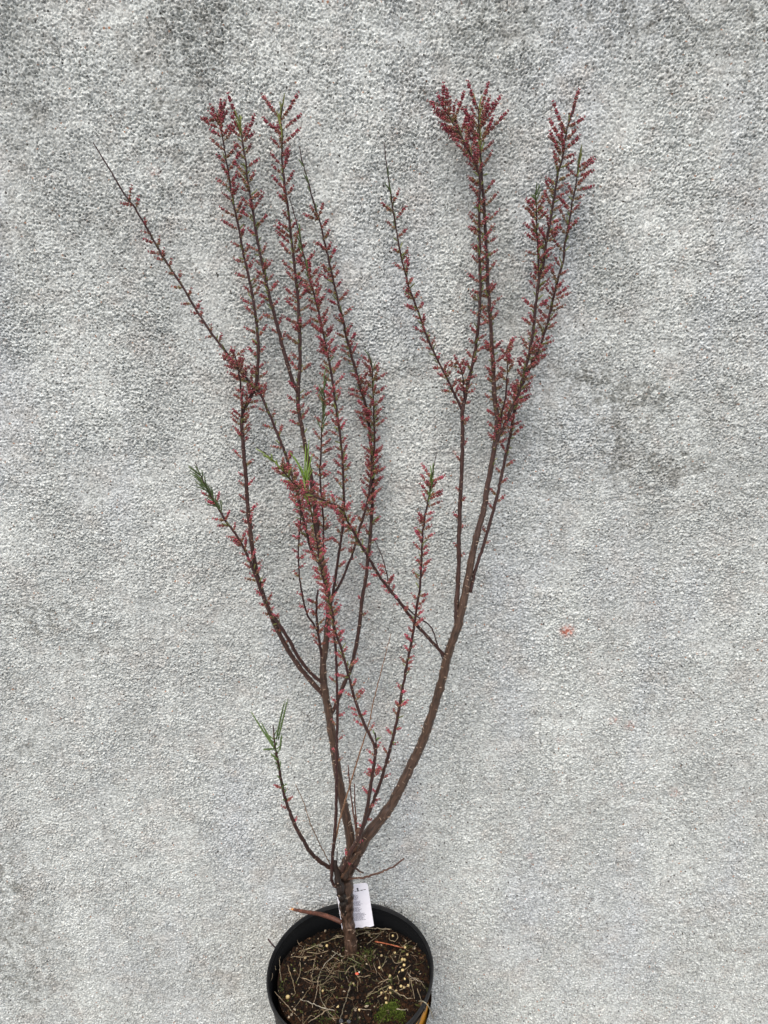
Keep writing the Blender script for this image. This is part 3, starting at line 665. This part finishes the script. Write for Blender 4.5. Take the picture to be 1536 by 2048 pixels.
for k_, a_, b_, n_ in (('M', .62, .96, 26), ('B', .3, .95, 24), ('C', .5, .95, 20), ('N', .3, .85, 30), ('K', .5, .9, 20), ('J', .3, .8, 22), ('R', .6, .93, 22), ('R2', .5, .9, 22), ('T', .1, .95, 34), ('V', .35, .95, 22), ('S', .1, .7, 14), ('F', .5, .9, 24), ('H', .55, .93, 22), ('D', .3, .8, 12), ('A', .1, .6, 14), ('Z', .3, .9, 18), ('X', .1, .85, 8)):
    greens(k_, None, n=int(n_ * 1.6), length=16, s0=a_, s1=b_, spread=58, col=(.13, .15, .042))
greens('R', None, n=5, length=38, s0=.93, s1=.97, spread=14, col=(.19, .24, .05)); greens('M', None, n=3, length=36, s0=.96, s1=.99, spread=12, col=(.19, .23, .05))
greens('B', None, n=4, length=34, s0=.93, s1=.99, spread=18, col=(.17, .20, .05)); greens('V', None, n=4, length=26, s0=.96, s1=1, spread=14, col=(.17, .19, .05))

for k_, g in SHOOTS.items(): g.build('foliage', M_LEAF, BR[k_][2])

# ------------------------------------------------------------------ white plant tag behind the trunk
ty = T0[1] + .018
cTL, cTR, cBR, cBL = at_y(671, 1774, ty + .016), at_y(735, 1765, ty + .016), at_y(748, 1852, ty + .004), at_y(684, 1858, ty + .004)
tagroot = empty("plant_tag", cBL.tolist())
tag(tagroot, "small white printed care tag stuck in the soil behind the trunk", "plant tag")
def card_pt(u, v, off=0.0):
    p = (1 - v) * ((1 - u) * cTL + u * cTR) + v * ((1 - u) * cBL + u * cBR)
    n = np.cross(cTR - cTL, cBL - cTL); n /= np.linalg.norm(n)
    if n[1] > 0: n = -n
    return p + n * off
def card_shape(off):
    o = []; r = .10; ar = .7
    for cu, cv, a0 in ((r, r * ar, 180), (1 - r, r * ar, 270)):
        for k in range(5):
            a = math.radians(a0 + k * 22.5); o.append(card_pt(cu + r * math.cos(a), cv + r * ar * math.sin(a), off))
    for u in np.linspace(1, 0, 9): o.append(card_pt(u, 1 + .012 * math.sin(u * 23), off))
    return o
g = Geo(); a_, b_ = card_shape(.0004), card_shape(-.0004); n_ = len(a_)
g.add(a_ + b_, [tuple(range(n_)), tuple(range(2 * n_ - 1, n_ - 1, -1))] + [(i, i + n_, (i + 1) % n_ + n_, (i + 1) % n_) for i in range(n_)])
card = g.build("card", M_CARD, tagroot, smooth=False)
g = Geo(); g2 = Geo()
def bar(gg, u0, u1, v0, v1): gg.add([card_pt(u0, v0, .0006), card_pt(u1, v0, .0006), card_pt(u1, v1, .0006), card_pt(u0, v1, .0006)], [(3, 2, 1, 0)])
# bold heading: ". 1" and two dashes, as far as it can be read
bar(g, .655, .69, .085, .155); bar(g, .63, .66, .098, .112); bar(g, .62, .72, .150, .164)                 # the figure 1
bar(g, .57, .60, .150, .166); bar(g, .50, .54, .125, .145); bar(g, .75, .82, .145, .160); bar(g, .85, .92, .138, .150)
v = .235
blocks = [(8, .67), (1, 0), (7, .69), (1, 0), (7, .67), (1, 0), (11, .76)]
for nline, ue in blocks:
    for i in range(nline):
        if ue:
            u = .06
            u1 = ue * random.uniform(.86, 1.08)
            while u < u1:
                w_ = random.uniform(.03, .09); bar(g2, u, min(u + w_, u1), v, v + .0085); u += w_ + .013
        v += .0168
g.build("heading_print", M_INK, card, smooth=False); g2.build("small_print", M_GREYINK, card, smooth=False)

# ------------------------------------------------------------------ loose things on the soil
def r1(x, y): return (500 + x / 3.84, 1680 + y / 3.84)      # positions measured in an enlarged crop
def on_soil(x, y, lift=.0):
    px, py = r1(x, y); p = at_z(px, py, SOILZ)
    for _ in range(4): p = at_z(px, py, float(soil_h(p[0], p[1])) + lift)
    return p
PELS = [(590, 812), (1112, 865), (1208, 880), (1190, 825), (1188, 920), (1170, 917), (1183, 960), (993, 980), (1150, 1020), (1172, 1000), (1075, 1043), (1187, 1068), (838, 1016), (1160, 1123), (1183, 1133), (1077, 1135), (793, 1105), (558, 1158), (290, 1205), (1010, 1175), (1046, 1173), (1077, 1176), (1123, 1158), (1042, 1215), (1047, 1250), (672, 1278), (838, 1305), (917, 730), (1097, 735), (425, 905), (1010, 888), (1215, 1118)]
special = {(290, 1205): "largest cream fertiliser pellet, alone beside the left rim", (558, 1158): "bright yellow fertiliser pellet on the left half of the soil", (672, 1278): "round cream fertiliser pellet near the front of the pot, left of centre", (838, 1016): "tiny white pellet touching the orange red crumb in front of the trunk",
           (590, 812): "small tan pellet left of the trunk at its foot", (838, 1305): "dull yellow pellet near the front of the pot, left of the moss", (425, 905): "faint brownish pellet near the left side of the soil", (793, 1105): "greyish pink pellet below the orange red crumb", (917, 730): "greenish pellet half hidden just right of the trunk", (1097, 735): "tan pellet in a curl of straw behind the red splinter"}
for (x, y) in PELS:
    r = random.uniform(.0017, .0023)
    if (x, y) == (290, 1205): r = .0031
    if (x, y) == (838, 1016): r = .0012
    p = on_soil(x, y, r * .6); g = Geo()
    c = np.array((.50, .39, .18)) * random.uniform(.65, 1.2)
    if (x, y) in ((793, 1105), (425, 905), (917, 730), (1010, 888)): c = np.array((.25, .19, .10))
    if (x, y) == (838, 1016): c = np.array((.75, .70, .60))
    vv = IC2[0] * r * np.array([1, random.uniform(.85, 1.05), random.uniform(.85, 1.1)]) * (1 + rng.normal(0, .02, (len(IC2[0]), 1)))
    g.add(vv + p, IC2[1], 0, c)
    o = g.build("fertiliser_pellet", M_PEL, origin=p)
    if (x, y) in special: tag(o, special[(x, y)], "pellet", "fertiliser pellets on the soil")
    else: tag(o, "one of the pale yellow pellets strewn over the right side of the soil", "pellet", "fertiliser pellets on the soil")
p = on_soil(822, 1027, .0015); g = Geo(); g.add(IC2[0] * np.array([.0028, .0019, .0016]) * (1 + rng.normal(0, .12, (len(IC2[0]), 1))) + p, IC2[1], 0, (.60, .09, .04))
tag(g.build("clay_crumb", M_PEL, origin=p), "orange red crumb lying on the soil in front of the trunk", "crumb")
for (x, y, lab) in [(700, 1392, "grey stone chip at the front of the pot, left of its twin"), (760, 1396, "small dark grey stone chip at the front edge of the soil")]:
    p = on_soil(x, y, .002); g = Geo(); g.add(IC2[0] * np.array([.0045, .004, .005]) * .62 * (1 + rng.normal(0, .10, (len(IC2[0]), 1))) + p, IC2[1], 0, (.07, .073, .078))
    tag(g.build("stone_chip", M_CRUMB, smooth=False, origin=p), lab, "stone", "stone chips at the front of the pot")

def strand(name, pts, w0, w1, col, lab, cat, group=None, lift=.0012, arch=.003, m=None, grow=None):
    n = len(pts); P = []
    for i, (x, y) in enumerate(pts):
        p = on_soil(x, y, lift + arch * math.sin(math.pi * i / (n - 1))); P.append(p)
    C = spline(np.array(P), .003); g = Geo()
    # keep above the ground and clear of the soil
    for i in range(len(C)):
        if in_pot(C[i], .106): C[i, 2] = max(C[i, 2], float(soil_h(C[i, 0], C[i, 1])) + .0005)
    C[1:-1] += rng.normal(0, .00045 if m is None else .0001, (len(C) - 2, 3)); R = np.linspace(w0, w1, len(C)) * .40 * mpp(C[0]) * rng.uniform(.7, 1.25, len(C))
    tube(g, C, R, 6, 0, np.array(col)[None] * .72 * rng.uniform(.6, 1.3, (len(C), 1)))
    o = g.build(name, m or M_STRAW, origin=C[0]); return tag(o, lab, cat, group)

GRP = "dry stems on the soil"
named = [
 ([(1040, 495), (1090, 545), (1150, 590), (1215, 645), (1212, 700)], 2.2, (.36, .30, .20), "long bent straw reaching from the back rim down the right of the soil"),
 ([(820, 672), (900, 676), (1010, 682), (1150, 690)], 2.6, (.38, .32, .22), "straight pale straw lying right of the trunk below the white tag"),
 ([(400, 735), (440, 690), (530, 655), (640, 628)], 2.2, (.36, .30, .22), "bent straw left of the trunk just under the broken branch"),
 ([(330, 870), (440, 840), (580, 780), (720, 738)], 2.2, (.36, .31, .19), "long pale straw slanting up to the trunk from the left"),
 ([(355, 680), (352, 740), (380, 800), (425, 840)], 2.0, (.28, .22, .15), "thin straw curling down at the upper left of the soil"),
 ([(715, 825), (640, 890), (560, 975), (530, 1060)], 1.8, (.40, .36, .28), "fine pale rootlet curving down from the trunk to the left"),
 ([(515, 850), (490, 960), (478, 1040), (487, 1120)], 1.9, (.30, .24, .15), "straw lying up and down the left half of the soil"),
 ([(775, 1090), (750, 1190), (715, 1300), (690, 1390)], 3.4, (.22, .19, .13), "thick grey brown stem in the front centre of the soil"),
 ([(385, 1220), (460, 1250), (560, 1290), (650, 1310)], 2.3, (.46, .42, .33), "pale straw at the front left crossing two others"),
 ([(650, 1270), (570, 1320), (500, 1370), (450, 1400)], 2.2, (.38, .30, .20), "straw slanting down to the front left rim"),
 ([(525, 1050), (515, 1150), (490, 1250), (482, 1290)], 1.9, (.36, .28, .19), "upright straw left of the bright yellow pellet"),
 ([(535, 1120), (548, 1230), (600, 1310), (655, 1390)], 1.8, (.34, .29, .20), "curved straw running to the front rim left of centre"),
 ([(190, 1165), (240, 1220), (300, 1290), (390, 1390)], 2.2, (.30, .24, .16), "straw following the front left edge of the soil"),
 ([(232, 880), (228, 960), (235, 1050), (240, 1090)], 2.0, (.30, .25, .17), "short straw beside the left edge of the soil"),
 ([(170, 1020), (172, 1060), (150, 1085), (152, 1050)], 1.5, (.28, .23, .16), "tiny hooked straw at the left rim"),
 ([(290, 960), (320, 1060), (345, 1150), (345, 1185), (325, 1185)], 2.2, (.27, .21, .12), "hooked brown straw above the largest cream pellet"),
 ([(385, 940), (385, 1020), (360, 1090)], 1.9, (.30, .24, .15), "short bent straw in the middle of the left half"),
 ([(960, 880), (950, 950), (970, 1010), (975, 1080)], 1.8, (.30, .24, .16), "straw right of the trunk running down the middle of the soil"),
 ([(1070, 850), (1040, 920), (1005, 1000)], 2.0, (.26, .22, .13), "short straw slanting left of the pale pellets"),
 ([(1075, 720), (1070, 760), (1110, 780), (1135, 750), (1125, 715), (1095, 708)], 1.8, (.34, .27, .17), "straw curled into a loop at the right of the soil"),
 ([(1260, 760), (1200, 800), (1150, 830)], 2.1, (.34, .28, .18), "straw by the right rim behind the pellets"),
 ([(1090, 1105), (1000, 1150), (920, 1190), (890, 1205)], 2.3, (.26, .23, .12), "olive straw left of the front pellets"),
 ([(1085, 1145), (1150, 1185), (1210, 1215), (1255, 1215)], 2.3, (.36, .29, .19), "straw running right from the front pellets"),
 ([(1210, 1015), (1240, 1060), (1290, 1080), (1335, 1092)], 2.0, (.40, .34, .26), "pale straw pointing at the right rim"),
 ([(735, 895), (790, 920), (860, 955)], 2.0, (.22, .22, .12), "short dark green straw just in front of the trunk"),
 ([(790, 1297), (860, 1298), (930, 1305)], 2.2, (.42, .35, .24), "short pale straw left of the bright moss"),
 ([(1115, 1298), (1160, 1306), (1215, 1300)], 2.4, (.46, .40, .30), "short pale straw lying on the bright moss"),
 ([(810, 740), (880, 712), (960, 722), (1030, 700)], 2.0, (.33, .28, .18), "straw right of the trunk crossing the long ones"),
 ([(900, 800), (980, 740), (1040, 690)], 1.9, (.30, .25, .16), "straw slanting up to the right from behind the trunk"),
 ([(500, 800), (540, 860)], 2.6, (.34, .28, .18), "stubby straw left of the trunk foot"),
 ([(740, 1050), (762, 1095)], 2.0, (.26, .21, .15), "stubby dark straw in the centre of the soil"),
 ([(190, 880), (180, 930), (200, 1000)], 1.8, (.26, .22, .14), "thin straw against the inner left wall of the pot"),
 ([(1320, 740), (1290, 790), (1225, 860)], 1.8, (.24, .19, .13), "brown straw along the right edge of the soil"),
 ([(630, 850), (700, 890), (730, 900)], 2.2, (.40, .36, .26), "short pale straw crossing in front of the trunk foot"),
]
for pts, w_, c, lab in named: strand("dry_stem", pts, w_, w_ * .7, c, lab, "straw", GRP)
for i in range(170):
    a = random.random() * 6.28; r = .094 * math.sqrt(random.random())
    x0, y0 = PC[0] + r * math.cos(a), PC[1] + r * math.sin(a); th = random.random() * 6.28; L = random.uniform(.008, .034)
    P = []
    for k in range(5):
        th += random.gauss(0, .28); x0 += math.cos(th) * L / 4; y0 += math.sin(th) * L / 4
        if not in_pot((x0, y0), .104): break
        P.append((x0, y0, float(soil_h(x0, y0)) + .0008 + random.uniform(0, .0025)))
    if len(P) < 3: continue
    C = spline(np.array(P), .003); g = Geo()
    c = np.array(random.choice([(.12, .09, .05), (.08, .05, .03), (.24, .19, .12), (.07, .065, .03)]))
    tube(g, C, np.linspace(1, .6, len(C)) * random.uniform(.00025, .0007), 5, 0, c)
    tag(g.build("straw_fragment", M_STRAW, origin=C[0]), "one of the short brown straw fragments scattered all over the soil", "straw", "short straw fragments on the soil")

# broken branch leaning over the rim, raw orange wood at its end
P = [at_y(*r1(702, 632), Yb - .004), at_y(*r1(640, 603), Yb + .0), at_y(*r1(540, 570), Yb + .012), at_y(*r1(430, 552), Yb + .03), at_y(*r1(340, 535), Yb + .045)]
C = spline(np.array(P), .003); g = Geo(); k = mpp(C[0])
tube(g, C, np.interp(np.linspace(0, 1, len(C)), [0, .3, .8, 1], [4.6, 4.4, 3.6, 3.0]) * k, 10, 0, np.array([.085, .032, .020])[None] * rng.uniform(.75, 1.25, (len(C), 1)))
broken = g.build("broken_branch", M_WOOD, origin=C[0]); tag(broken, "broken reddish stick with a raw orange end, pointing left from the trunk over the rim", "stick")
g = Geo(); T_ = (C[-1] - C[-3]); T_ /= np.linalg.norm(T_)
for i in range(9):
    o = rng.normal(0, 1, 3); o -= T_ * np.dot(o, T_); o /= np.linalg.norm(o); p = C[-1] + o * .0012 * rng.random() - T_ * .004; L = rng.uniform(.008, .015)
    tube(g, np.array([p, p + T_ * L * .5, p + T_ * L + o * .0012]), [.0012, .0009, .0002], 5, 0, np.array([.75, .33, .10]) * rng.uniform(.6, 1.15))
g.build("splintered_end", M_WOOD, broken)
strand("wood_splinter", [(960, 780), (1040, 795), (1110, 812), (1180, 830)], 3.6, 2.6, (.42, .13, .06), "thin reddish orange wood splinter on the soil right of the trunk", "splinter", lift=.003, m=M_WOOD)
P = [at_z(*r1(140, 762), RIM + .006), at_z(*r1(165, 795), RIM + .004), at_z(*r1(190, 822), RIM - .003), at_z(*r1(212, 845), RIM - .014)]
C = spline(np.array(P), .003); g = Geo(); tube(g, C, np.array([1.1, 1.3, 1, 1.2, .9] * 9)[:len(C)] * .0011, 6, 0, (.05, .03, .03))
tag(g.build("dark_twig", M_WOOD, origin=C[0]), "short dark twig poking out over the left rim of the pot", "twig")
P = [at_z(*r1(1296, 1238), RIM - .008), at_z(*r1(1330, 1240), RIM + .004), at_z(*r1(1365, 1270), RIM - .001), at_z(*r1(1390, 1320), RIM - .02), at_z(*r1(1408, 1375), RIM - .04)]
C = spline(np.array(P), .003); g = Geo(); tube(g, C, np.linspace(.0008, .0004, len(C)), 5, 0, (.28, .25, .17))
tag(g.build("dry_stem", M_STRAW, origin=C[0]), "thin grey straw hanging out over the right front rim of the pot", "straw", GRP)
